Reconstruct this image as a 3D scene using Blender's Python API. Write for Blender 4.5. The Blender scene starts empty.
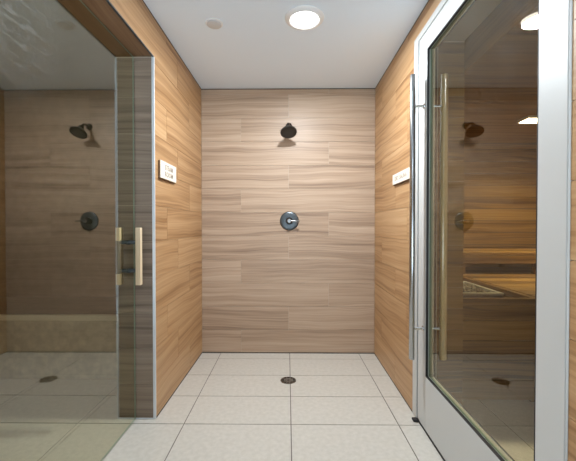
import bpy, bmesh, math, random
from mathutils import Vector, Matrix
random.seed(7)
C = bpy.context.scene.collection
PI = math.pi

# ------------------------------------------------------------------ main dimensions (metres)
XL, XR = -0.752, 0.694          # shower side walls
YB = 2.842                      # shower back wall
ZC = 2.212                      # ceiling
YL = 1.860                      # face of the left return (steam door opening ends here)
GL = -0.858                     # room side of the steam-room glass
XLI = -0.960                    # steam-room side of the left wall
ZO = 1.993                      # head of the steam-room opening
YO = 0.78                       # near end of the steam-room opening
XRI = 0.975                     # sauna side of the right wall
YN = -0.5                       # end of the passage behind the viewer
ROW = 0.1968                    # plank tile height

# ------------------------------------------------------------------ materials
def new_mat(name):
    m = bpy.data.materials.new(name); m.use_nodes = True
    nt = m.node_tree
    return m, nt, nt.nodes['Principled BSDF']

def plain(name, col, rough=0.5, metal=0.0, spec=0.5):
    m, nt, b = new_mat(name)
    b.inputs['Base Color'].default_value = (*col, 1)
    b.inputs['Roughness'].default_value = rough
    b.inputs['Metallic'].default_value = metal
    b.inputs['Specular IOR Level'].default_value = spec
    return m

def speckled(name, c1, c2, scale, rough=0.5, metal=0.0, stretch=(1, 1, 1), bump=0.0):
    m, nt, b = new_mat(name)
    N, L = nt.nodes, nt.links
    tc = N.new('ShaderNodeTexCoord'); mp = N.new('ShaderNodeMapping')
    mp.inputs['Scale'].default_value = stretch
    nz = N.new('ShaderNodeTexNoise'); nz.inputs['Scale'].default_value = scale
    nz.inputs['Detail'].default_value = 5
    rp = N.new('ShaderNodeValToRGB')
    rp.color_ramp.elements[0].position = 0.35; rp.color_ramp.elements[1].position = 0.68
    rp.color_ramp.elements[0].color = (*c1, 1); rp.color_ramp.elements[1].color = (*c2, 1)
    L.new(tc.outputs['Object'], mp.inputs[0]); L.new(mp.outputs[0], nz.inputs['Vector'])
    L.new(nz.outputs['Fac'], rp.inputs[0]); L.new(rp.outputs[0], b.inputs['Base Color'])
    b.inputs['Roughness'].default_value = rough; b.inputs['Metallic'].default_value = metal
    if bump:
        bp = N.new('ShaderNodeBump'); bp.inputs['Strength'].default_value = bump
        bp.inputs['Distance'].default_value = 0.002
        L.new(nz.outputs['Fac'], bp.inputs['Height']); L.new(bp.outputs[0], b.inputs['Normal'])
    return m

def grain(name, dark, mid, light, tone_amt=0.22, rough=0.42, vscale=1.0, fine=0.45):
    """timber-look tile: broad wavy bands and fine lines along u, one tone per tile"""
    m, nt, b = new_mat(name)
    N, L = nt.nodes, nt.links
    uv = N.new('ShaderNodeUVMap'); uv.uv_map = 'UVMap'
    def noise(sx, sy, scale, detail, dist=0.0, vec=None):
        mp = N.new('ShaderNodeMapping'); mp.inputs['Scale'].default_value = (sx, sy, 1)
        nz = N.new('ShaderNodeTexNoise'); nz.inputs['Scale'].default_value = scale
        nz.inputs['Detail'].default_value = detail; nz.inputs['Distortion'].default_value = dist
        L.new(vec if vec else uv.outputs[0], mp.inputs[0]); L.new(mp.outputs[0], nz.inputs['Vector'])
        return nz
    warp = noise(1.3, 3.0, 1.0, 2)
    cx = N.new('ShaderNodeCombineXYZ')
    ml = N.new('ShaderNodeMath'); ml.operation = 'MULTIPLY_ADD'
    ml.inputs[1].default_value = 0.09; ml.inputs[2].default_value = -0.045
    L.new(warp.outputs['Fac'], ml.inputs[0]); L.new(ml.outputs[0], cx.inputs[1])
    ad = N.new('ShaderNodeVectorMath'); ad.operation = 'ADD'
    L.new(uv.outputs[0], ad.inputs[0]); L.new(cx.outputs[0], ad.inputs[1])
    band = noise(0.55, 20 * vscale, 1.0, 3, 0.25, ad.outputs[0])
    fin = noise(1.4, 85 * vscale, 1.0, 3, 0.1, ad.outputs[0])
    mx = N.new('ShaderNodeMix'); mx.data_type = 'FLOAT'; mx.inputs[0].default_value = fine
    L.new(band.outputs['Fac'], mx.inputs[2]); L.new(fin.outputs['Fac'], mx.inputs[3])
    at = N.new('ShaderNodeAttribute'); at.attribute_name = 'tone'
    mt = N.new('ShaderNodeMath'); mt.operation = 'MULTIPLY_ADD'
    mt.inputs[1].default_value = tone_amt * 0.25
    L.new(at.outputs['Fac'], mt.inputs[0]); L.new(mx.outputs[0], mt.inputs[2])
    rp = N.new('ShaderNodeValToRGB')
    e = rp.color_ramp.elements
    e[0].position = 0.31; e[0].color = (*dark, 1)
    e[1].position = 0.72; e[1].color = (*light, 1)
    k = e.new(0.48); k.color = (*mid, 1)
    L.new(mt.outputs[0], rp.inputs[0]); L.new(rp.outputs[0], b.inputs['Base Color'])
    b.inputs['Roughness'].default_value = rough
    b.inputs['Specular IOR Level'].default_value = 0.4
    return m

def glass(name, tint, f0, sheen, coated=True, film=0.0, film_at=(0, 0, 0), film_size=(0.3, 0.4)):
    """thin pane: tinted see-through with a Fresnel mirror on the coated face, plus wiped-on streaks"""
    m = bpy.data.materials.new(name); m.use_nodes = True
    nt = m.node_tree; N, L = nt.nodes, nt.links
    N.remove(N['Principled BSDF']); out = N['Material Output']
    tr = N.new('ShaderNodeBsdfTransparent'); tr.inputs[0].default_value = (*tint, 1)
    if not coated:
        L.new(tr.outputs[0], out.inputs[0]); return m
    gl = N.new('ShaderNodeBsdfGlossy'); gl.inputs['Roughness'].default_value = 0.0
    gl.inputs[0].default_value = (*sheen, 1)
    lw = N.new('ShaderNodeLayerWeight'); lw.inputs[0].default_value = 0.5
    pw = N.new('ShaderNodeMath'); pw.operation = 'POWER'; pw.inputs[1].default_value = 4.0
    L.new(lw.outputs['Facing'], pw.inputs[0])
    fr = N.new('ShaderNodeMapRange'); fr.inputs[3].default_value = f0; fr.inputs[4].default_value = 1.0
    L.new(pw.outputs[0], fr.inputs[0])
    mx = N.new('ShaderNodeMixShader')
    L.new(fr.outputs[0], mx.inputs[0]); L.new(tr.outputs[0], mx.inputs[1]); L.new(gl.outputs[0], mx.inputs[2])
    last = mx
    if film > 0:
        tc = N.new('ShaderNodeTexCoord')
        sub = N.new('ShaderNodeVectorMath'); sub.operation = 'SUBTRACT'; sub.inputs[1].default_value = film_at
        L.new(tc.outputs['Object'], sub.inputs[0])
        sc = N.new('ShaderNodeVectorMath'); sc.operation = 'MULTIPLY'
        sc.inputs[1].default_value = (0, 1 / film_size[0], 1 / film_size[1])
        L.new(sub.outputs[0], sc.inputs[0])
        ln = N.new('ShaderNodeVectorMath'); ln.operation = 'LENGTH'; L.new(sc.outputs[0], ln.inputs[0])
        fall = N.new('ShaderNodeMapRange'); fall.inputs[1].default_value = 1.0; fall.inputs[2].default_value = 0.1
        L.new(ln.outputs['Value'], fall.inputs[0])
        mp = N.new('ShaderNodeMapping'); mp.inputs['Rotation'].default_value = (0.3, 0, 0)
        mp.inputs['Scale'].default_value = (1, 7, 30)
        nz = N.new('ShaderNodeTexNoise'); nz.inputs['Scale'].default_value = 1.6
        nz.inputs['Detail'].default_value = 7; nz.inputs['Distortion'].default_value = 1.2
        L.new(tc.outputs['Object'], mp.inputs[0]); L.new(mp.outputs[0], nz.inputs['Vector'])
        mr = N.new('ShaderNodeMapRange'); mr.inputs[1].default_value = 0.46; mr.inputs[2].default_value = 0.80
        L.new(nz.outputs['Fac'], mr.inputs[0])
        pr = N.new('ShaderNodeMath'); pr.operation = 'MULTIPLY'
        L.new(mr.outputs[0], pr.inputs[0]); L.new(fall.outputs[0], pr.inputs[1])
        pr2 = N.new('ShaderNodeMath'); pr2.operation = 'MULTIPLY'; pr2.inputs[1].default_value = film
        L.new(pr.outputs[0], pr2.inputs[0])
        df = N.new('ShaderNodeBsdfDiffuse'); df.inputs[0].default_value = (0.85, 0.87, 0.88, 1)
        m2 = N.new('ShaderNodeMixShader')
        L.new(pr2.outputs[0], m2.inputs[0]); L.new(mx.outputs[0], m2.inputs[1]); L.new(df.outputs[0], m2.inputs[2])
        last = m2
    L.new(last.outputs[0], out.inputs[0])
    return m

def emit(name, col, strength):
    m, nt, b = new_mat(name)
    b.inputs['Base Color'].default_value = (0.9, 0.9, 0.9, 1)
    b.inputs['Emission Color'].default_value = (*col, 1)
    b.inputs['Emission Strength'].default_value = strength
    return m

M = dict(
    back=grain('grey_beige_timber_tile', (0.25, 0.168, 0.114), (0.425, 0.303, 0.212), (0.565, 0.43, 0.318)),
    side=grain('warm_timber_tile', (0.27, 0.135, 0.052), (0.455, 0.265, 0.125), (0.60, 0.39, 0.21)),
    reveal=grain('shaded_reveal_tile', (0.125, 0.092, 0.070), (0.25, 0.19, 0.145), (0.36, 0.285, 0.22)),  # darker tone: shade on the return faces put into the tile colour
    soffit=grain('shaded_soffit_tile', (0.115, 0.055, 0.024), (0.21, 0.112, 0.056), (0.30, 0.175, 0.095)),  # shade of the downward face put into the tile colour
    cedar=grain('sauna_cedar_board', (0.10, 0.048, 0.014), (0.26, 0.145, 0.040), (0.40, 0.24, 0.080), tone_amt=0.6, rough=0.6),
    grout=plain('pale_grout', (0.50, 0.42, 0.33), 0.8),
    joint=plain('dark_joint', (0.055, 0.05, 0.045), 0.8),
    floor=speckled('stone_floor_tile', (0.545, 0.518, 0.460), (0.61, 0.58, 0.522), 42, 0.45),
    fgrout=plain('brown_floor_grout', (0.16, 0.14, 0.12), 0.9),
    ceil=plain('matt_ceiling_paint', (0.78, 0.88, 0.99), 0.85),
    plaster=plain('cream_plaster', (0.62, 0.60, 0.56), 0.85),
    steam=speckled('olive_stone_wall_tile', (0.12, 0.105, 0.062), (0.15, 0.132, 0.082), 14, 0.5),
    stone=speckled('grey_bench_stone', (0.50, 0.46, 0.37), (0.66, 0.61, 0.49), 22, 0.5),
    slab=plain('cream_bench_slab', (0.86, 0.82, 0.68), 0.45),
    alu=plain('satin_white_aluminium', (0.62, 0.64, 0.635), 0.45, 0.15),
    trim=plain('brushed_aluminium_edge', (0.78, 0.83, 0.89), 0.35, 0.35),
    chrome=plain('polished_steel', (0.80, 0.80, 0.80), 0.12, 1.0),
    pull=plain('satin_steel', (0.46, 0.47, 0.48), 0.2, 1.0),
    steel=plain('brushed_steel', (0.55, 0.55, 0.53), 0.3, 1.0),
    gasket=plain('black_rubber', (0.012, 0.012, 0.013), 0.6),
    black=plain('oil_rubbed_black', (0.035, 0.030, 0.026), 0.35, 0.6),
    gun=plain('gunmetal_plate', (0.10, 0.115, 0.125), 0.32, 0.7),
    gunlit=plain('gunmetal_lever', (0.33, 0.33, 0.33), 0.22, 0.9),
    bronze=plain('aged_bronze', (0.16, 0.13, 0.10), 0.35, 0.8),
    void=plain('painted_shade_black', (0.012, 0.011, 0.010), 0.9),
    oak=speckled('pale_oak', (0.66, 0.50, 0.32), (0.80, 0.66, 0.46), 6, 0.5, 0, (6, 6, 0.5)),
    sign=plain('cream_sign_plate', (0.86, 0.80, 0.69), 0.45),
    signshade=plain('sign_shadow_brown', (0.16, 0.085, 0.035), 0.6),  # dark brown for the sign's painted shadow rim
    ink=plain('grey_lettering', (0.36, 0.30, 0.25), 0.6),
    white=plain('white_enamel', (0.80, 0.80, 0.80), 0.4),
    cover=plain('white_cover_plastic', (0.60, 0.60, 0.61), 0.5),
    rock=speckled('sauna_stone', (0.02, 0.02, 0.02), (0.50, 0.49, 0.47), 2.0, 0.8),
    lens=emit('lit_lens', (1.0, 0.98, 0.95), 6.0),
    slamp=emit('lit_sauna_lamp', (1.0, 0.90, 0.72), 12.0),
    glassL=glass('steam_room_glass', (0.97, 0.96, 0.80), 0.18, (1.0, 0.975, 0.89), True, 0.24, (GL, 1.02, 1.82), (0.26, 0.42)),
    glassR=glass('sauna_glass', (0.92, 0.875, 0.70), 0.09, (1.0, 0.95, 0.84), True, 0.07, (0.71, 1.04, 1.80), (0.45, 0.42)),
    pane=glass('uncoated_glass_face', (1, 1, 1), 1.0, (1, 1, 1), False),
    gedge=plain('green_glass_edge', (0.30, 0.42, 0.38), 0.3),
)

# ------------------------------------------------------------------ mesh helpers
class MB:
    def __init__(self):
        self.bm = bmesh.new(); self.uv = self.bm.loops.layers.uv.new('UVMap')
        self.tone = self.bm.faces.layers.float.new('tone'); self.mats = []
    def mi(self, m):
        if m not in self.mats: self.mats.append(m)
        return self.mats.index(m)
    def quad(self, pts, mat, uvs=None, tone=0.0):
        f = self.bm.faces.new([self.bm.verts.new(p) for p in pts])
        f.material_index = self.mi(mat); f[self.tone] = tone
        if uvs:
            for l, q in zip(f.loops, uvs): l[self.uv].uv = q
        return f
    def box(self, lo, hi, mat, bevel=0.0, seg=2, mtx=None):
        b = bmesh.new()
        r = bmesh.ops.create_cube(b, size=1.0)
        lo, hi = Vector(lo), Vector(hi)
        for v in r['verts']:
            v.co = Vector([(lo[i] + hi[i]) / 2 + v.co[i] * (hi[i] - lo[i]) for i in range(3)])
        if bevel: bmesh.ops.bevel(b, geom=b.edges[:], offset=bevel, segments=seg, affect='EDGES', profile=0.5)
        self.merge(b, mat, mtx, smooth=False)
    def merge(self, b, mat, mtx=None, smooth=True):
        b.normal_update()
        if mtx: bmesh.ops.transform(b, matrix=mtx, verts=b.verts[:])
        k = self.mi(mat); mp = {}
        ro, tn = random.uniform(0, 9), random.uniform(-1, 1)
        for v in b.verts: mp[v] = self.bm.verts.new(v.co)
        for f in b.faces:
            try: g = self.bm.faces.new([mp[v] for v in f.verts])
            except ValueError: continue
            g.material_index = k; g.smooth = smooth; g[self.tone] = tn
            n = f.normal
            for l in g.loops:
                c = l.vert.co          # box projection, grain along the horizontal
                if abs(n.z) > 0.7: l[self.uv].uv = (c.x + ro, c.y + ro)
                elif abs(n.y) > abs(n.x): l[self.uv].uv = (c.x + ro, c.z + ro)
                else: l[self.uv].uv = (c.y + ro, c.z + ro)
        b.free()
    def tube(self, pts, r, mat, n=20, cap=True):
        pts = [Vector(p) for p in pts]; b = bmesh.new(); rings = []
        rs = r if isinstance(r, (list, tuple)) else [r] * len(pts)
        up = None
        for i, p in enumerate(pts):
            t = (pts[min(i + 1, len(pts) - 1)] - pts[max(i - 1, 0)]).normalized()
            if up is None: up = t.orthogonal().normalized()
            up = (up - t * up.dot(t)).normalized(); sd = t.cross(up)
            rings.append([b.verts.new(p + (up * math.cos(a) + sd * math.sin(a)) * rs[i])
                          for a in [2 * PI * k / n for k in range(n)]])
        for A, B in zip(rings, rings[1:]):
            for k in range(n): b.faces.new([A[k], A[(k + 1) % n], B[(k + 1) % n], B[k]])
        if cap: b.faces.new(rings[0][::-1]); b.faces.new(rings[-1])
        bmesh.ops.recalc_face_normals(b, faces=b.faces[:])
        self.merge(b, mat)
    def lathe(self, prof, mat, n=40, mtx=None):
        """prof: (radius, height) pairs turned round z"""
        b = bmesh.new(); rings = []
        for r, z in prof:
            if r < 1e-6: rings.append([b.verts.new((0, 0, z))])
            else: rings.append([b.verts.new((r * math.cos(2 * PI * k / n), r * math.sin(2 * PI * k / n), z)) for k in range(n)])
        for A, B in zip(rings, rings[1:]):
            for k in range(n):
                a = [A[k % len(A)], A[(k + 1) % len(A)], B[(k + 1) % len(B)], B[k % len(B)]]
                u = []
                for v in a:
                    if v not in u: u.append(v)
                if len(u) > 2: b.faces.new(u)
        bmesh.ops.recalc_face_normals(b, faces=b.faces[:])
        self.merge(b, mat, mtx)
    def build(self, name, parent=None, origin=(0, 0, 0)):
        o_ = Vector(origin)
        if o_.length > 0: bmesh.ops.translate(self.bm, vec=-o_, verts=self.bm.verts[:])
        me = bpy.data.meshes.new(name); self.bm.to_mesh(me); self.bm.free()
        for m in self.mats: me.materials.append(m)
        for p in me.polygons:
            pass
        o = bpy.data.objects.new(name, me); C.objects.link(o)
        if parent: o.parent = parent
        if parent: o.location = o_
        else: o.location = o_
        return o

def sharp(o, deg=35):
    """keep hard edges crisp on smooth-shaded turned parts"""
    bm = bmesh.new(); bm.from_mesh(o.data)
    for e in bm.edges:
        if len(e.link_faces) == 2 and e.calc_face_angle(0) > math.radians(deg): e.smooth = False
    bm.to_mesh(o.data); bm.free()
    return o

def thing(name, label, cat, loc=(0, 0, 0), group=None):
    o = bpy.data.objects.new(name, None); C.objects.link(o); o.location = loc
    o.empty_display_size = 0.1
    o['label'] = label; o['category'] = cat
    if group: o['group'] = group
    return o
def tag(o, label, cat, group=None):
    o['label'] = label; o['category'] = cat
    if group: o['group'] = group
    return o
def struct(o, label, cat):
    o['kind'] = 'structure'; o['label'] = label; o['category'] = cat
    return o
def local(parent, o):
    """child built in world coordinates: keep it where it stands under its thing"""
    o.parent = parent
    o.location = Vector(o.location) - parent.location if parent.parent is None else Vector(o.location) - parent.matrix_world.translation
    return o
def part(mb, name, parent, at):
    """at: world position of the parent's origin"""
    o = mb.build(name, None)
    o.parent = parent
    o.location = -Vector(at)
    return sharp(o)
def subpart(mb, name, parent):
    o = mb.build(name, None); o.parent = parent
    o.location = (0, 0, 0)       # parent part already carries the offset of its thing
    return sharp(o)

def planks(mb, org, U, V, Nn, ulen, vlen, mat, joints, holes=(), row=ROW, voff=0.0, gap=0.0022, thick=0.003, vstart=0.008, vend=0.007):
    """rows of plank tiles laid on a wall plane: origin, u axis, v axis, outward normal; joints(row) gives the u of the butt joints"""
    org, U, V, Nn = Vector(org), Vector(U), Vector(V), Vector(Nn)
    k = 0; v0 = -voff
    while v0 < vlen - 1e-4:
        a, b = max(v0, 0), min(v0 + row, vlen)
        js = [0.0] + [j for j in sorted(joints(k)) if 0.02 < j < ulen - 0.02] + [ulen]
        for ui, (u0, u1) in enumerate(zip(js, js[1:])):
            tone, ru, rv = random.uniform(-1, 1), random.uniform(0, 40), random.uniform(0, 40)
            pieces = [(u0, u1, a, b, True, True, True, True)]
            for (hu0, hu1, hv0, hv1) in holes:
                nxt = []
                for (p0, p1, q0, q1, eL, eR, eB, eT) in pieces:
                    if p1 <= hu0 or p0 >= hu1 or q1 <= hv0 or q0 >= hv1: nxt.append((p0, p1, q0, q1, eL, eR, eB, eT)); continue
                    if q1 > hv1: nxt.append((p0, p1, hv1, q1, eL, eR, False, eT)); 
                    t = min(q1, hv1)
                    cut = q1 > hv1
                    if p0 < hu0: nxt.append((p0, hu0, q0, t, eL, False, eB, eT and not cut))
                    if p1 > hu1: nxt.append((hu1, p1, q0, t, False, eR, eB, eT and not cut))
                pieces = nxt
            for (p0, p1, q0, q1, eL, eR, eB, eT) in pieces:
                g = gap / 2
                x0 = p0 + (g if eL else 0); x1 = p1 - (g if eR else 0)
                y0 = q0 + (g if eB else 0); y1 = q1 - (g if eT else 0)
                if q0 <= 1e-6: y0 = vstart
                if q1 >= vlen - 1e-6: y1 = vlen - vend
                if x1 - x0 < 0.002 or y1 - y0 < 0.002: continue
                P = lambda u, v, n: org + U * u + V * v + Nn * n
                uvq = [(x0 + ru, y0 + rv), (x1 + ru, y0 + rv), (x1 + ru, y1 + rv), (x0 + ru, y1 + rv)]
                bot = [P(x0, y0, 0), P(x1, y0, 0), P(x1, y1, 0), P(x0, y1, 0)]
                top = [P(x0, y0, thick), P(x1, y0, thick), P(x1, y1, thick), P(x0, y1, thick)]
                order = 1 if U.cross(V).dot(Nn) > 0 else -1
                mb.quad(top[::order], mat, uvq[::order], tone)
                for i in range(4):
                    j = (i + 1) % 4
                    q = [bot[i], bot[j], top[j], top[i]]; w = [uvq[i], uvq[j], uvq[j], uvq[i]]
                    mb.quad(q[::order], mat, w[::order], tone)
        v0 += row; k += 1
T = 0.003    # tile face stands this far in front of its backing

# ------------------------------------------------------------------ floor
def build_floor():
    mb = MB()
    mb.box((-2.75, YN, -0.08), (2.95, 3.75, -0.002), M['fgrout'])
    xs = [-0.006 + 0.5785 * k for k in range(-6, 7)]
    ys = [2.722 + 0.3015 * k for k in range(-13, 5)]
    xs[0] = -2.75; xs[-1] = 2.95
    sk = lambda x, y: x - 0.012 * (y - 2.1)
    g = 0.0026
    for x0, x1 in zip(xs, xs[1:]):
        for y0, y1 in zip(ys, ys[1:]):
            if y1 < YN: continue
            a, b, c, d = max(x0 + g, -2.74), min(x1 - g, 2.94), max(y0 + g, YN), min(y1 - g, 3.74)
            if d - c < 0.01 or b - a < 0.01: continue
            mb.quad([(sk(a, c), c, 0), (sk(b, c), c, 0), (sk(b, d), d, 0), (sk(a, d), d, 0)], M['floor'])
            for (p, q) in (((a, c), (b, c)), ((b, c), (b, d)), ((b, d), (a, d)), ((a, d), (a, c))):
                mb.quad([(sk(*p), p[1], -0.002), (sk(*q), q[1], -0.002), (sk(*q), q[1], 0), (sk(*p), p[1], 0)], M['floor'])
    return struct(mb.build('floor'), 'pale stone tile floor with thin brown grout', 'floor')
build_floor()

# ------------------------------------------------------------------ shower back wall
mb = MB()
mb.box((XLI, YB + T, 0), (XRI, YB + 0.12, ZC + 0.1), M['grout'])
cyc = [0.330, 0.728, 1.0625]          # butt joints measured from the left corner, by row from the floor
planks(mb, (XL, YB + T, 0), (1, 0, 0), (0, 0, 1), (0, -1, 0), XR - XL, ZC, M['back'], lambda k: [cyc[k % 3]])
mb.box((XL, YB - 0.002, 0.0), (XR, YB + T, 0.007), M['joint'])
mb.box((XL, YB - 0.001, ZC - 0.006), (XR, YB + T, ZC), M['joint'])
struct(mb.build('wall_back'), 'shower end wall of grey beige timber look plank tiles', 'wall')

# ------------------------------------------------------------------ left wall with the steam-room opening
mb = MB()
mb.box((XLI, YL + T, 0), (XL - T, YB, ZC), M['grout'])
mb.box((XLI, YO, ZO + T), (XL - T, YL + T, ZC), M['grout'])
mb.box((XLI, YN, 0), (XL - T, YO, ZC), M['grout'])
def jl(k): return [ulen_j for ulen_j in [y - YN for y in ({0: [2.50, 1.30, 0.1], 1: [2.245, 1.045, -0.15], 2: [1.95 + 0.1, 0.85, -0.35]}[k % 3])]]
planks(mb, (XL - T, YN, 0), (0, 1, 0), (0, 0, 1), (1, 0, 0), YB - YN, ZC, M['side'], jl,
       holes=[(YO - YN, YL - YN, -1, ZO)])
# return face of the opening, looking at the viewer
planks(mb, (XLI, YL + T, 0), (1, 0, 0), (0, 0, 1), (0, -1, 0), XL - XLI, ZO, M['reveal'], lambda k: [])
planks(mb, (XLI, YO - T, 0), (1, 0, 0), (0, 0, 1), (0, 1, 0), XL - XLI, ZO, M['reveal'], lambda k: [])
# soffit, its tile painted darker for the shade it lies in
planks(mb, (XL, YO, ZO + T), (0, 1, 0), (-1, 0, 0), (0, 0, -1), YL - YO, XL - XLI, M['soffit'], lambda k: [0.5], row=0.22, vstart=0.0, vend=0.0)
mb.box((XL - T, YL, 0), (XL + 0.001, YB, 0.007), M['joint'])
mb.box((XL - T, YN, ZC - 0.006), (XL + 0.001, YB, ZC), M['joint'])
struct(mb.build('wall_left'), 'left wall of warm timber look tiles with the steam room opening', 'wall')

# metal edge trim round the opening
mb = MB()
mb.box((XL - 0.012, YL - 0.003, 0.001), (XL + 0.0025, YL + 0.006, ZO), M['trim'], 0.0008, 1)
mb.box((XLI, YL - 0.003, 0.001), (XL - 0.012, YL, 0.008), M['trim'])
mb.box((XL - 0.008, YO, ZO - 0.003), (XL + 0.0015, YL, ZO + 0.003), M['gun'])
struct(mb.build('trim_1'), 'thin bright aluminium tile edge on the corner beside the steam room glass', 'trim')

# ------------------------------------------------------------------ right wall with the sauna opening
OY0, OY1, OZ = 0.8535, 1.936, 2.109
mb = MB()
mb.box((XR + T, OY1 + T, 0), (XRI, YB, ZC), M['grout'])
mb.box((XR + T, OY0 - T, OZ + T), (XRI, OY1 + T, ZC), M['grout'])
mb.box((XR + T, YN, 0), (XRI, OY0 - T, ZC), M['grout'])
def jr(k): return [y - YN for y in ({0: [2.28, 1.1, -0.05], 1: [2.62, 1.45, 0.25], 2: [2.05, 0.7, -0.4]}[k % 3])]
planks(mb, (XR + T, YN, 0), (0, 1, 0), (0, 0, 1), (-1, 0, 0), YB - YN, ZC, M['side'], jr,
       holes=[(OY0 - YN, OY1 - YN, -1, OZ)])
planks(mb, (XR, OY1 + T, 0), (1, 0, 0), (0, 0, 1), (0, -1, 0), XRI - XR, OZ, M['cedar'], lambda k: [], row=0.12)
mb.box((XR - 0.001, OY1, 0), (XR + T, YB, 0.007), M['joint'])
mb.box((XR - 0.001, YN, ZC - 0.006), (XR + T, YB, ZC), M['joint'])
struct(mb.build('wall_right'), 'right wall of warm timber look tiles with the sauna opening', 'wall')

# ------------------------------------------------------------------ ceiling over shower and passage
mb = MB()
mb.box((XLI, YN, ZC), (XRI, YB + T, ZC + 0.1), M['ceil'])
struct(mb.build('ceiling'), 'flat grey white painted ceiling', 'ceiling')

# ------------------------------------------------------------------ steam room shell
mb = MB()
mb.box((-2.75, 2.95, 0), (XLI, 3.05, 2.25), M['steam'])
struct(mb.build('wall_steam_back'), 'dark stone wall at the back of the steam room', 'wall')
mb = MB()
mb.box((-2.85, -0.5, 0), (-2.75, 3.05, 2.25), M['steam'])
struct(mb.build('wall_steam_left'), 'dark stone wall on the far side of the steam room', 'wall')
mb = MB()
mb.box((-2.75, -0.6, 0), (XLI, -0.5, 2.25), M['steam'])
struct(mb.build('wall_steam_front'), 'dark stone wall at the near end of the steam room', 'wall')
mb = MB()
mb.box((-2.85, -0.6, 2.25), (XLI, 3.05, 2.33), M['plaster'])
struct(mb.build('ceiling_steam'), 'dark ceiling of the steam room', 'ceiling')

# steam room bench
by = 2.344
t = thing('steam_bench', 'stone clad steam room bench with a pale front edge behind the left glass', 'bench', (-1.85, by, 0))
a = (-1.85, by, 0)
mb = MB(); mb.box((-2.74, by, 0.001), (XLI - 0.004, 2.945, 0.411), M['stone'], 0.002, 1); part(mb, 'base', t, a)
mb = MB(); mb.box((-2.74, by + 0.022, 0.412), (XLI - 0.004, 2.945, 0.448), M['steam'], 0.002, 1); part(mb, 'seat', t, a)
mb = MB(); mb.box((-2.74, by - 0.012, 0.412), (XLI - 0.004, by + 0.0215, 0.450), M['slab'], 0.003, 2); part(mb, 'nosing', t, a)

# ------------------------------------------------------------------ left glass door (steam room)
GY0, GY1 = 0.80, 1.852
gd = bpy.data.objects.new('door_1', None); C.objects.link(gd); gd.location = (GL, GY0, 0)
struct(gd, 'frameless tinted glass steam room door with square wooden pull', 'door')
ga = (GL, GY0, 0)
def pane(name, parent, at, x0, x1, y0, y1, z0, z1, mat_room, mat_back, edge, room_sign):
    mb = MB()
    xr, xb = (x1, x0) if room_sign > 0 else (x0, x1)
    mb.quad([(xr, y0, z0), (xr, y1, z0), (xr, y1, z1), (xr, y0, z1)][::(1 if room_sign > 0 else -1)], mat_room)
    mb.quad([(xb, y0, z0), (xb, y1, z0), (xb, y1, z1), (xb, y0, z1)][::(-1 if room_sign > 0 else 1)], mat_back)
    for p, q in (((y0, z0), (y1, z0)), ((y1, z0), (y1, z1)), ((y1, z1), (y0, z1)), ((y0, z1), (y0, z0))):
        mb.quad([(x0, *p), (x0, *q), (x1, *q), (x1, *p)], edge)
    bmesh.ops.remove_doubles(mb.bm, verts=mb.bm.verts[:], dist=1e-5)
    bmesh.ops.recalc_face_normals(mb.bm, faces=mb.bm.faces[:])
    o = mb.build(name); o.parent = parent; o.location = -Vector(at)
    return o
pane('glass_panel', gd, ga, GL - 0.008, GL, GY0, GY1, 0.006, ZO - 0.004, M['glassL'], M['pane'], M['gedge'], 1)
HY, HZ0, HZ1 = 1.790, 0.757, 1.060
for side in (1, -1):
    hx = GL + 0.050 if side > 0 else GL - 0.008 - 0.050
    gx = GL if side > 0 else GL - 0.008
    mb = MB()
    if side > 0: mb.box((hx - 0.013, HY - 0.013, HZ0), (hx + 0.013, HY + 0.013, HZ1), M['oak'], 0.002, 2)
    else: mb.tube([(hx, HY, HZ0 + 0.003), (hx, HY, HZ1 - 0.003)], 0.008, M['gun'], 20)
    h = part(mb, 'handle', gd, ga)
    h['label'] = 'square pale wooden pull bar' if side > 0 else 'slim dark pull with pale wooden ends'
    if side < 0:
        for z0, z1 in ((HZ1 - 0.070, HZ1), (HZ0, HZ0 + 0.058)):
            mb = MB(); mb.box((hx - 0.011, HY - 0.011, z0), (hx + 0.011, HY + 0.011, z1), M['oak'], 0.002, 2); subpart(mb, 'end_cap', h)
    for z in (0.983, 0.832):
        mb = MB()
        mb.tube([(gx, HY, z), (hx - side * 0.008, HY, z)], 0.0105, M['gun'], 20)
        mb.tube([(gx, HY, z), (gx + side * 0.004, HY, z)], 0.013, M['gun'], 20)
        subpart(mb, 'standoff', h)

# ------------------------------------------------------------------ right aluminium frame and glass door (sauna)
mb = MB()
mb.box((XR - 0.004, 1.873, 0.0), (0.800, OY1 - 0.001, OZ - 0.001), M['alu'], 0.0015, 1)
mb.box((XR - 0.004, OY0 + 0.0095, 2.073), (0.800, 1.873, OZ - 0.001), M['alu'], 0.0015, 1)
mb.box((XR - 0.004, OY0 + 0.001, 0.0), (0.800, OY0 + 0.005, OZ - 0.001), M['alu'], 0.0015, 1)
mb.box((XR + 0.001, 1.8625, 0.0), (0.790, 1.873, 2.0725), M['gasket'])
mb.box((XR + 0.001, OY0 + 0.0095, 2.0695), (0.790, 1.8625, 2.0729), M['gasket'])
mb.box((XR + 0.001, OY0 + 0.0051, 0.0), (0.790, OY0 + 0.0094, 2.0729), M['gasket'])
struct(mb.build('trim_2'), 'satin aluminium fixed frame around the sauna door', 'door frame')

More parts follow.
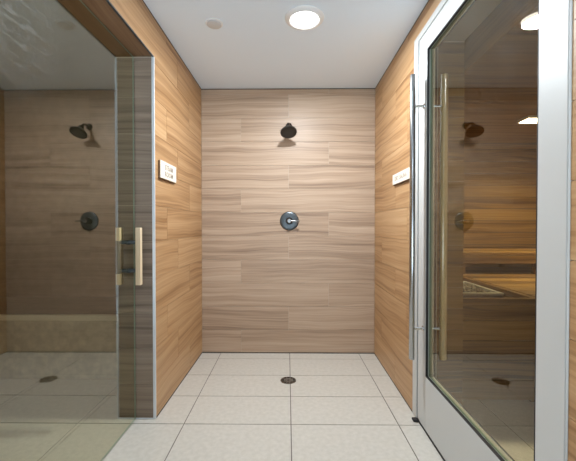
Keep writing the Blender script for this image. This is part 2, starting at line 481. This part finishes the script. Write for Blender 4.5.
sd = bpy.data.objects.new('door_2', None); C.objects.link(sd); sd.location = (0.715, 0.863, 0)
struct(sd, 'glazed sauna door in wide white aluminium with long round pulls', 'door')
sa = (0.715, 0.863, 0)
X0, X1 = 0.692, 0.738
SY0, SY1, SN, SF = 0.863, 1.8620, 0.966, 1.756     # door ends, inner edges of the stiles
SB, ST, SBI, STI = 0.014, 2.069, 0.290, 1.974
for nm, y0, y1 in (('stile', SY0, SN), ('stile', SF, SY1)):
    mb = MB(); mb.box((X0, y0, SB), (X1, y1, ST), M['alu'], 0.002, 2); part(mb, nm, sd, sa)
mb = MB(); mb.box((X0, SN, SB), (X1, SF, SBI), M['alu'], 0.002, 2); part(mb, 'bottom_rail', sd, sa)
mb = MB(); mb.box((X0, SN, STI), (X1, SF, ST), M['alu'], 0.002, 2); part(mb, 'top_rail', sd, sa)
GX = 0.708
gp = pane('glass_panel', sd, sa, GX, GX + 0.008, SN + 0.004, SF - 0.004, SBI + 0.004, STI - 0.004, M['glassR'], M['pane'], M['gedge'], -1)
mb = MB()
for x0, x1 in ((X0 + 0.001, X0 + 0.012), (X1 - 0.004, X1 - 0.001)):
    w = 0.005
    mb.box((x0, SN, SBI), (x1, SN + w, STI), M['gasket']); mb.box((x0, SF - w, SBI), (x1, SF, STI), M['gasket'])
    mb.box((x0, SN + w, SBI), (x1, SF - w, SBI + w), M['gasket']); mb.box((x0, SN + w, STI - w), (x1, SF - w, STI), M['gasket'])
gk = subpart(mb, 'gasket', gp)
mb = MB(); mb.box((X0 - 0.001, SY0, 0.002), (X1 - 0.006, SY1, 0.013), M['gasket'])
mb.box((X0 - 0.028, SY1 - 0.022, 0.002), (X0 - 0.001, SY1 + 0.012, 0.013), M['gasket'], 0.003, 2)
part(mb, 'door_sweep', sd, sa)
RY = 1.780
for side in (-1, 1):
    hx = 0.630 if side < 0 else 0.793
    rr = 0.0145 if side < 0 else 0.018
    face = X0 if side < 0 else X1
    mt = M['pull'] if side < 0 else M['oak']
    mb = MB()
    mb.tube([(hx, RY, 0.371), (hx, RY, 0.374), (hx, RY, 1.850), (hx, RY, 1.853)], [rr - 0.002, rr, rr, rr - 0.002], mt, 28)
    h = part(mb, 'handle', sd, sa)
    h['label'] = 'long round polished steel pull' if side < 0 else 'long round pale wooden pull inside the sauna'
    for z in (1.690, 0.533):
        mb = MB(); mb.tube([(face, RY, z), (hx, RY, z)], 0.008, M['chrome'], 20)
        mb.tube([(face, RY, z), (face + side * 0.005, RY, z)], 0.014, M['chrome'], 20)
        subpart(mb, 'standoff', h)

# ------------------------------------------------------------------ sauna shell
SYB, SXR, SZC = 3.62, 2.90, 1.94
mb = MB()
mb.box((XRI, SYB + T, 0), (SXR, SYB + 0.1, SZC), M['joint'])
planks(mb, (XRI, SYB + T, 0), (1, 0, 0), (0, 0, 1), (0, -1, 0), SXR - XRI, SZC, M['cedar'], lambda k: [], row=0.125, gap=0.005, thick=0.004)
struct(mb.build('wall_sauna_back'), 'horizontal cedar boards on the sauna back wall', 'wall')
mb = MB()
mb.box((SXR + T, -0.3, 0), (SXR + 0.1, SYB + 0.1, SZC), M['joint'])
planks(mb, (SXR + T, -0.3, 0), (0, 1, 0), (0, 0, 1), (-1, 0, 0), SYB + 0.3, SZC, M['cedar'], lambda k: [], row=0.125, gap=0.005, thick=0.004)
struct(mb.build('wall_sauna_right'), 'horizontal cedar boards on the sauna side wall', 'wall')
mb = MB()
mb.box((XRI, -0.4, 0), (SXR + 0.1, -0.3, SZC), M['cedar'])
struct(mb.build('wall_sauna_front'), 'cedar wall at the near end of the sauna', 'wall')
mb = MB()
mb.box((XRI, -0.4, SZC), (SXR + 0.1, SYB + 0.1, ZC + 0.1), M['cedar'])
struct(mb.build('ceiling_sauna'), 'cedar board ceiling of the sauna', 'ceiling')
mb = MB()
mb.box((XRI - 0.10, YB + 0.121, 0), (XRI, SYB + 0.1, SZC), M['cedar'])
struct(mb.build('wall_sauna_left'), 'cedar wall behind the shower wall in the sauna', 'wall')

def bench(name, label, x0, x1, y0, y1, top, fascia, leg_bottom, boards_n):
    at = ((x0 + x1) / 2, y0, leg_bottom)
    t = thing(name, label, 'bench', at)
    mb = MB(); w = (y1 - y0) / boards_n
    for i in range(boards_n):
        mb.box((x0, y0 + i * w + 0.003, top - 0.026), (x1, y0 + (i + 1) * w - 0.003, top), M['cedar'], 0.003, 1)
    part(mb, 'seat', t, at)
    for i, (z0, z1) in enumerate(fascia):
        mb = MB(); mb.box((x0, y0 + 0.004, z0), (x1, y0 + 0.026, z1), M['cedar'], 0.002, 1); part(mb, 'front_board', t, at)
    for x in (x0 + 0.05, (x0 + x1) / 2, x1 - 0.05):
        mb = MB(); mb.box((x - 0.02, y0 + 0.03, leg_bottom), (x + 0.02, y0 + 0.07, top - 0.027), M['cedar'], 0.002, 1)
        mb.box((x - 0.02, y1 - 0.07, leg_bottom), (x + 0.02, y1 - 0.03, top - 0.027), M['cedar'], 0.002, 1)
        mb.box((x - 0.018, y0 + 0.07, top - 0.066), (x + 0.018, y1 - 0.07, top - 0.027), M['cedar'])
        part(mb, 'support', t, at)
    return t
bench('sauna_bench', 'lower cedar sauna bench with slatted front behind the right glass', 1.49, SXR - 0.005, 2.03, 3.61, 0.638,
      [(0.52, 0.610), (0.40, 0.513), (0.28, 0.393), (0.16, 0.273), (0.04, 0.153)], 0.0, 12)
bench('sauna_bench', 'upper cedar sauna bench along the sauna back wall', 1.49, SXR - 0.005, 3.03, 3.61, 0.838,
      [(0.735, 0.808)], 0.638, 5)

# heater, stones and guard
ha = (1.22, 2.53, 0)
t = thing('sauna_heater', 'dark sauna heater with steel rim full of stones behind the right glass', 'heater', ha)
hx0, hx1, hy0, hy1 = 1.03, 1.42, 2.30, 2.78
mb = MB()
for lo, hi in (((hx0, hy0, 0.05), (hx1, hy0 + 0.02, 0.60)), ((hx0, hy1 - 0.02, 0.05), (hx1, hy1, 0.60)),
               ((hx0, hy0 + 0.02, 0.05), (hx0 + 0.02, hy1 - 0.02, 0.60)), ((hx1 - 0.02, hy0 + 0.02, 0.05), (hx1, hy1 - 0.02, 0.60)),
               ((hx0 + 0.02, hy0 + 0.02, 0.05), (hx1 - 0.02, hy1 - 0.02, 0.548))):
    mb.box(lo, hi, M['black'])
part(mb, 'body', t, ha)
mb = MB()
for lo, hi in (((hx0 - 0.008, hy0 - 0.008, 0.601), (hx1 + 0.008, hy0 + 0.016, 0.618)), ((hx0 - 0.008, hy1 - 0.016, 0.601), (hx1 + 0.008, hy1 + 0.008, 0.618)),
               ((hx0 - 0.008, hy0 + 0.016, 0.601), (hx0 + 0.016, hy1 - 0.016, 0.618)), ((hx1 - 0.016, hy0 + 0.016, 0.601), (hx1 + 0.008, hy1 - 0.016, 0.618))):
    mb.box(lo, hi, M['trim'], 0.002, 1)
part(mb, 'rim', t, ha)
for x in (hx0 + 0.03, hx1 - 0.03):
    for y in (hy0 + 0.03, hy1 - 0.03):
        mb = MB(); mb.box((x - 0.015, y - 0.015, 0.0), (x + 0.015, y + 0.015, 0.05), M['black']); part(mb, 'foot', t, ha)
def stone_mesh():
    b = bmesh.new(); bmesh.ops.create_icosphere(b, subdivisions=2, radius=1.0)
    s = (random.uniform(.85, 1.1), random.uniform(.8, 1.05), random.uniform(.65, .85))
    ph = [random.uniform(0, 6) for _ in range(6)]
    for v in b.verts:
        d = v.co.normalized()
        k = 1 + 0.13 * math.sin(3.1 * d.x + ph[0]) * math.cos(2.7 * d.y + ph[1]) + 0.09 * math.sin(5 * d.z + ph[2] + 3 * d.x)
        v.co = Vector((d.x * s[0] * k, d.y * s[1] * k, d.z * s[2] * k))
    m = MB(); m.merge(b, M['rock'], None, smooth=False)
    return m
protos = [stone_mesh() for _ in range(4)]
first = []
nx, ny = 5, 6
cnt = 0
for i in range(nx):
    for j in range(ny):
        x = hx0 + 0.060 + (hx1 - hx0 - 0.12) * i / (nx - 1); y = hy0 + 0.060 + (hy1 - hy0 - 0.12) * j / (ny - 1)
        if cnt < 4: o = protos[cnt].build('sauna_stone'); first.append(o)
        else: o = first[cnt % 4].copy(); C.objects.link(o)
        r = 0.031
        o.scale = (r, r, r * 1.15)
        o.location = (x, y, 0.548 + 0.040 + random.uniform(0, 0.010)); o.rotation_euler = (0, 0, random.uniform(0, 6.28))
        tag(o, 'grey stone heaped in the dark sauna heater behind the right glass', 'stone', 'stones in the sauna heater')
        cnt += 1
ga2 = (1.22, 2.06, 0)
t = thing('heater_guard', 'low cedar guard rail standing in front of the dark sauna heater', 'guard rail', ga2)
mb = MB(); mb.box((0.99, 2.04, 0.598), (1.485, 2.065, 0.636), M['cedar'], 0.003, 1); part(mb, 'front_rail', t, ga2)
mb = MB(); mb.box((1.45, 2.066, 0.598), (1.485, 2.92, 0.636), M['cedar'], 0.003, 1); part(mb, 'side_rail', t, ga2)
for z in (0.08, 0.20, 0.32, 0.44, 0.555):
    mb = MB(); mb.box((0.99, 2.045, z - (0.0575 if z < 0.5 else 0.053)), (1.485, 2.062, z + (0.0575 if z < 0.5 else 0.040)), M['cedar'], 0.002, 1); part(mb, 'front_slat', t, ga2)
for x, y in ((1.01, 2.075), (1.467, 2.075), (1.467, 2.90)):
    mb = MB(); mb.box((x - 0.014, y - 0.009, 0.0), (x + 0.014, y + 0.009, 0.598), M['cedar']); part(mb, 'post', t, ga2)

# sauna lamp
la = (2.15, 2.77, SZC)
t = thing('ceiling_lamp', 'bright rectangular lamp on the sauna ceiling behind the right glass', 'lamp', la)
mb = MB(); mb.box((1.86, 2.70, SZC - 0.022), (2.44, 2.84, SZC), M['white'], 0.002, 1); part(mb, 'housing', t, la)
mb = MB(); mb.box((1.872, 2.712, SZC - 0.027), (2.428, 2.828, SZC - 0.0215), M['slamp']); part(mb, 'diffuser', t, la)

# ------------------------------------------------------------------ shower head
sx = -0.022
a = (sx, YB, 1.900)
t = thing('showerhead', 'black tilted shower head on a short arm high on the end wall', 'shower head', a)
mb = MB()
mb.lathe([(0, 0.016), (0.012, 0.016), (0.022, 0.010), (0.027, 0.003), (0.027, 0.0), (0, 0)], M['black'], 32,
         Matrix.Translation(a) @ Matrix.Rotation(PI / 2, 4, 'X'))
part(mb, 'flange', t, a)
nrm = Vector((0.10, -0.47, -0.88)).normalized()       # the way the spray face looks
fc = Vector((sx, 2.690, 1.803))                       # centre of the spray face
neck = fc - nrm * 0.072
mb = MB()
P0, P3 = Vector((sx, YB - 0.012, 1.900)), neck
P1, P2 = P0 + Vector((0, -0.045, 0.002)), P3 - nrm * 0.035
mb.tube([((1 - u) ** 3) * P0 + 3 * u * (1 - u) ** 2 * P1 + 3 * u * u * (1 - u) * P2 + u ** 3 * P3 for u in [i / 12 for i in range(13)]], 0.0105, M['black'], 20)
part(mb, 'arm', t, a)
rot = nrm.to_track_quat('Z', 'Y').to_matrix().to_4x4()
mb = MB()
mb.lathe([(0, -0.080), (0.012, -0.080), (0.019, -0.074), (0.021, -0.064), (0.018, -0.055), (0.022, -0.049), (0.040, -0.036), (0.058, -0.022),
          (0.0655, -0.012), (0.0655, -0.003), (0.062, 0.0), (0.056, 0.0), (0.054, -0.003), (0, -0.003)], M['black'], 48,
         Matrix.Translation(fc) @ rot)
head = part(mb, 'head', t, a)
mb = MB()
for R, n in ((0.0, 1), (0.014, 6), (0.028, 12), (0.043, 18)):
    for k in range(n):
        an = 2 * PI * k / n
        mb.lathe([(0, 0.0), (0.0022, 0.0), (0.003, -0.0035), (0, -0.0035)], M['gunlit'], 8,
                 Matrix.Translation(fc) @ rot @ Matrix.Translation((R * math.cos(an), R * math.sin(an), 0.0)))
subpart(mb, 'nozzles', head)

# ------------------------------------------------------------------ shower valve
a = (-0.018, YB, 1.111)
t = thing('shower_valve', 'round gunmetal shower valve with a side lever on the end wall', 'shower valve', a)
Rx = Matrix.Translation(a) @ Matrix.Rotation(PI / 2, 4, 'X')
mb = MB(); mb.lathe([(0, 0.012), (0.062, 0.011), (0.074, 0.008), (0.079, 0.003), (0.079, 0.0), (0, 0)], M['gun'], 56, Rx); part(mb, 'escutcheon', t, a)
mb = MB(); mb.lathe([(0, 0.034), (0.026, 0.034), (0.029, 0.031), (0.031, 0.012), (0.0, 0.012)], M['black'], 36, Rx); part(mb, 'collar', t, a)
mb = MB(); mb.lathe([(0, 0.068), (0.014, 0.068), (0.018, 0.064), (0.018, 0.034), (0, 0.034)], M['gunlit'], 32, Rx)
c = Vector(a) + Vector((0, -0.056, 0))
mb.tube([c, c + Vector((0.03, -0.002, 0.0)), c + Vector((0.080, -0.004, -0.002)), c + Vector((0.083, -0.004, -0.002))], [0.008, 0.0065, 0.0055, 0.004], M['gunlit'], 16)
part(mb, 'lever', t, a)

# ------------------------------------------------------------------ floor drain
a = (-0.022, 2.339, 0.0)
t = thing('floor_drain', 'small round bronze drain in the shower floor tiles', 'drain', a)
mb = MB(); mb.lathe([(0.043, 0.0006), (0.043, 0.004), (0.049, 0.005), (0.053, 0.0035), (0.054, 0.0006), (0.043, 0.0006)], M['bronze'], 48, Matrix.Translation(a)); part(mb, 'ring', t, a)
mb = MB(); mb.lathe([(0, 0.0008), (0.043, 0.0008), (0.043, 0.0004), (0, 0.0004)], M['void'], 40, Matrix.Translation(a)); part(mb, 'grate_shade', t, a)  # flat black disc, painted shade under the grate
mb = MB()
for R in (0.012, 0.027):
    mb.lathe([(R - 0.0025, 0.001), (R - 0.0025, 0.0040), (R + 0.0025, 0.0040), (R + 0.0025, 0.001), (R - 0.0025, 0.001)], M['steel'], 40, Matrix.Translation(a))
for k in range(10):
    mb.box((0.010, -0.0022, 0.001), (0.0435, 0.0022, 0.0038), M['steel'], 0, 1, Matrix.Translation(a) @ Matrix.Rotation(2 * PI * k / 10, 4, 'Z'))
part(mb, 'grate', t, a)

# ------------------------------------------------------------------ signs
def lettering(text, size, mat, mtx, name):
    cu = bpy.data.curves.new(name, 'FONT'); cu.body = text; cu.size = size
    cu.align_x = 'CENTER'; cu.align_y = 'CENTER'; cu.extrude = 0.0008; cu.space_character = 1.08; cu.offset = size * 0.012
    o = bpy.data.objects.new(name, cu); C.objects.link(o)
    me = bpy.data.meshes.new_from_object(o.evaluated_get(bpy.context.evaluated_depsgraph_get()))
    bpy.data.objects.remove(o); bpy.data.curves.remove(cu)
    me.transform(mtx); me.materials.clear(); me.materials.append(mat)
    r = bpy.data.objects.new(name, me); C.objects.link(r)
    return r
def sign(label, wall_x, out, y0, y1, z0, z1, lines):
    at = (wall_x, (y0 + y1) / 2, (z0 + z1) / 2)
    t = thing('wall_sign', label, 'sign', at)
    mb = MB(); xs = sorted((wall_x, wall_x + out * 0.011)); mb.box((xs[0], y0 - 0.002, z0 - 0.005), (xs[1], y1, z1 - 0.003), M['signshade']); part(mb, 'shade_backer', t, at)  # stands the plate off; brown rim showing below is its painted shadow
    xs = sorted((wall_x + out * 0.0111, wall_x + out * 0.016)); mb = MB(); mb.box((xs[0], y0, z0), (xs[1], y1, z1), M['sign'], 0.001, 2)
    pl = part(mb, 'plate', t, at)
    # text reads left to right as seen from the room
    X = Vector((0, 1, 0)) if out > 0 else Vector((0, -1, 0))
    Z = Vector((out, 0, 0)); Y = Vector((0, 0, 1))
    for i, (s, size, dz, dy) in enumerate(lines):
        p = Vector((wall_x + out * 0.0162, at[1], at[2] + dz)) + X * dy
        mtx = Matrix(((X.x, Y.x, Z.x, p.x), (X.y, Y.y, Z.y, p.y), (X.z, Y.z, Z.z, p.z), (0, 0, 0, 1)))
        o = lettering(s, size, M['ink'], mtx, 'lettering'); o.parent = pl
t = sign('cream STEAM ROOM sign on the left timber tile wall', XL, 1, 1.912, 2.168, 1.343, 1.443,
         [('STEAM', 0.042, 0.017, 0.0), ('ROOM', 0.042, -0.022, 0.0)])
t = sign('narrow cream DRY SAUNA sign on the right timber tile wall', XR, -1, 1.965, 2.292, 1.343, 1.408,
         [('DRY SAUNA', 0.040, 0.0, 0.0)])

# ------------------------------------------------------------------ ceiling fittings
def downlight(label, x, y):
    a = (x, y, ZC)
    t = thing('ceiling_light', label, 'ceiling light', a)
    mb = MB(); mb.lathe([(0.078, 0.0), (0.078, -0.012), (0.084, -0.016), (0.098, -0.011), (0.107, -0.004), (0.108, 0.0), (0.078, 0.0)], M['white'], 64, Matrix.Translation(a)); part(mb, 'trim_ring', t, a)
    mb = MB(); mb.lathe([(0, -0.024), (0.03, -0.0225), (0.055, -0.018), (0.077, -0.010), (0.077, -0.004), (0, -0.004)], M['lens'], 48, Matrix.Translation(a)); part(mb, 'lens', t, a)
    return t
downlight('round white ceiling downlight with a glowing lens over the shower', 0.0715, 1.885)
a = (-0.436, 1.927, ZC)
t = thing('ceiling_cover', 'small round white cover plate on the ceiling left of the downlight', 'cover plate', a)
mb = MB(); mb.lathe([(0, -0.013), (0.036, -0.013), (0.040, -0.011), (0.040, -0.006), (0.0, -0.006)], M['cover'], 40, Matrix.Translation(a)); part(mb, 'cap', t, a)
mb = MB(); mb.lathe([(0, -0.006), (0.047, -0.005), (0.049, -0.002), (0.049, 0.0), (0, 0.0)], M['white'], 40, Matrix.Translation(a)); part(mb, 'base', t, a)

# ------------------------------------------------------------------ lights
def area(name, loc, rot, size, power, col, shape='DISK', size_y=None, spread=None):
    l = bpy.data.lights.new(name, 'AREA'); l.shape = shape; l.size = size; l.energy = power; l.color = col
    if size_y: l.size_y = size_y
    if spread: l.spread = spread
    o = bpy.data.objects.new(name, l); C.objects.link(o); o.location = loc; o.rotation_euler = rot
    return o
area('downlight_lamp', (0.0715, 1.885, ZC - 0.030), (0, 0, 0), 0.14, 31, (0.89, 0.95, 1.0))
area('passage_fill', (0.0, -0.25, ZC - 0.03), (0, 0, 0), 0.14, 4, (0.90, 0.96, 1.0))  # unseen fill light, added behind the camera
area('steam_room_fill', (-1.9, 0.2, 1.80), (PI - 0.5, 0, 0), 0.3, 4.5, (0.90, 0.95, 1.0))  # unseen fill light, added to brighten the steam room and its ceiling
area('sauna_lamp_light', (2.15, 2.77, SZC - 0.035), (0, 0, 0), 0.5, 11, (1.0, 0.83, 0.46), 'RECTANGLE', 0.13, math.radians(140))

w = bpy.data.worlds.new('World'); bpy.context.scene.world = w; w.use_nodes = True
nt = w.node_tree; bg = nt.nodes['Background']
tc = nt.nodes.new('ShaderNodeTexCoord'); sp = nt.nodes.new('ShaderNodeSeparateXYZ'); rp = nt.nodes.new('ShaderNodeValToRGB')
mr = nt.nodes.new('ShaderNodeMapRange'); mr.inputs[1].default_value = -1; mr.inputs[2].default_value = 1
nt.links.new(tc.outputs['Generated'], sp.inputs[0]); nt.links.new(sp.outputs['Z'], mr.inputs[0]); nt.links.new(mr.outputs[0], rp.inputs[0])
rp.color_ramp.elements[0].position = 0.45; rp.color_ramp.elements[0].color = (0.72, 0.88, 1.0, 1)      # added cool fill from below the horizon, brightens the ceiling
rp.color_ramp.elements[1].position = 0.53; rp.color_ramp.elements[1].color = (0.13, 0.15, 0.17, 1)      # dimmer upper half of the added fill
nt.links.new(rp.outputs[0], bg.inputs[0]); bg.inputs[1].default_value = 4.0

# ------------------------------------------------------------------ camera
cam = bpy.data.cameras.new('Camera'); co = bpy.data.objects.new('Camera', cam); C.objects.link(co)
cam.sensor_width = 36; cam.lens = 340 / 576 * 36; cam.clip_start = 0.02
co.location = (0, 0, 1.069)
co.rotation_euler = (PI / 2 - math.atan(4.5 / 340), 0, math.atan(3.5 / 340))
bpy.context.scene.camera = co
vs = bpy.context.scene.view_settings
vs.view_transform = 'Standard'; vs.look = 'None'; vs.gamma = 1; vs.use_curve_mapping = False; vs.exposure = 0.12
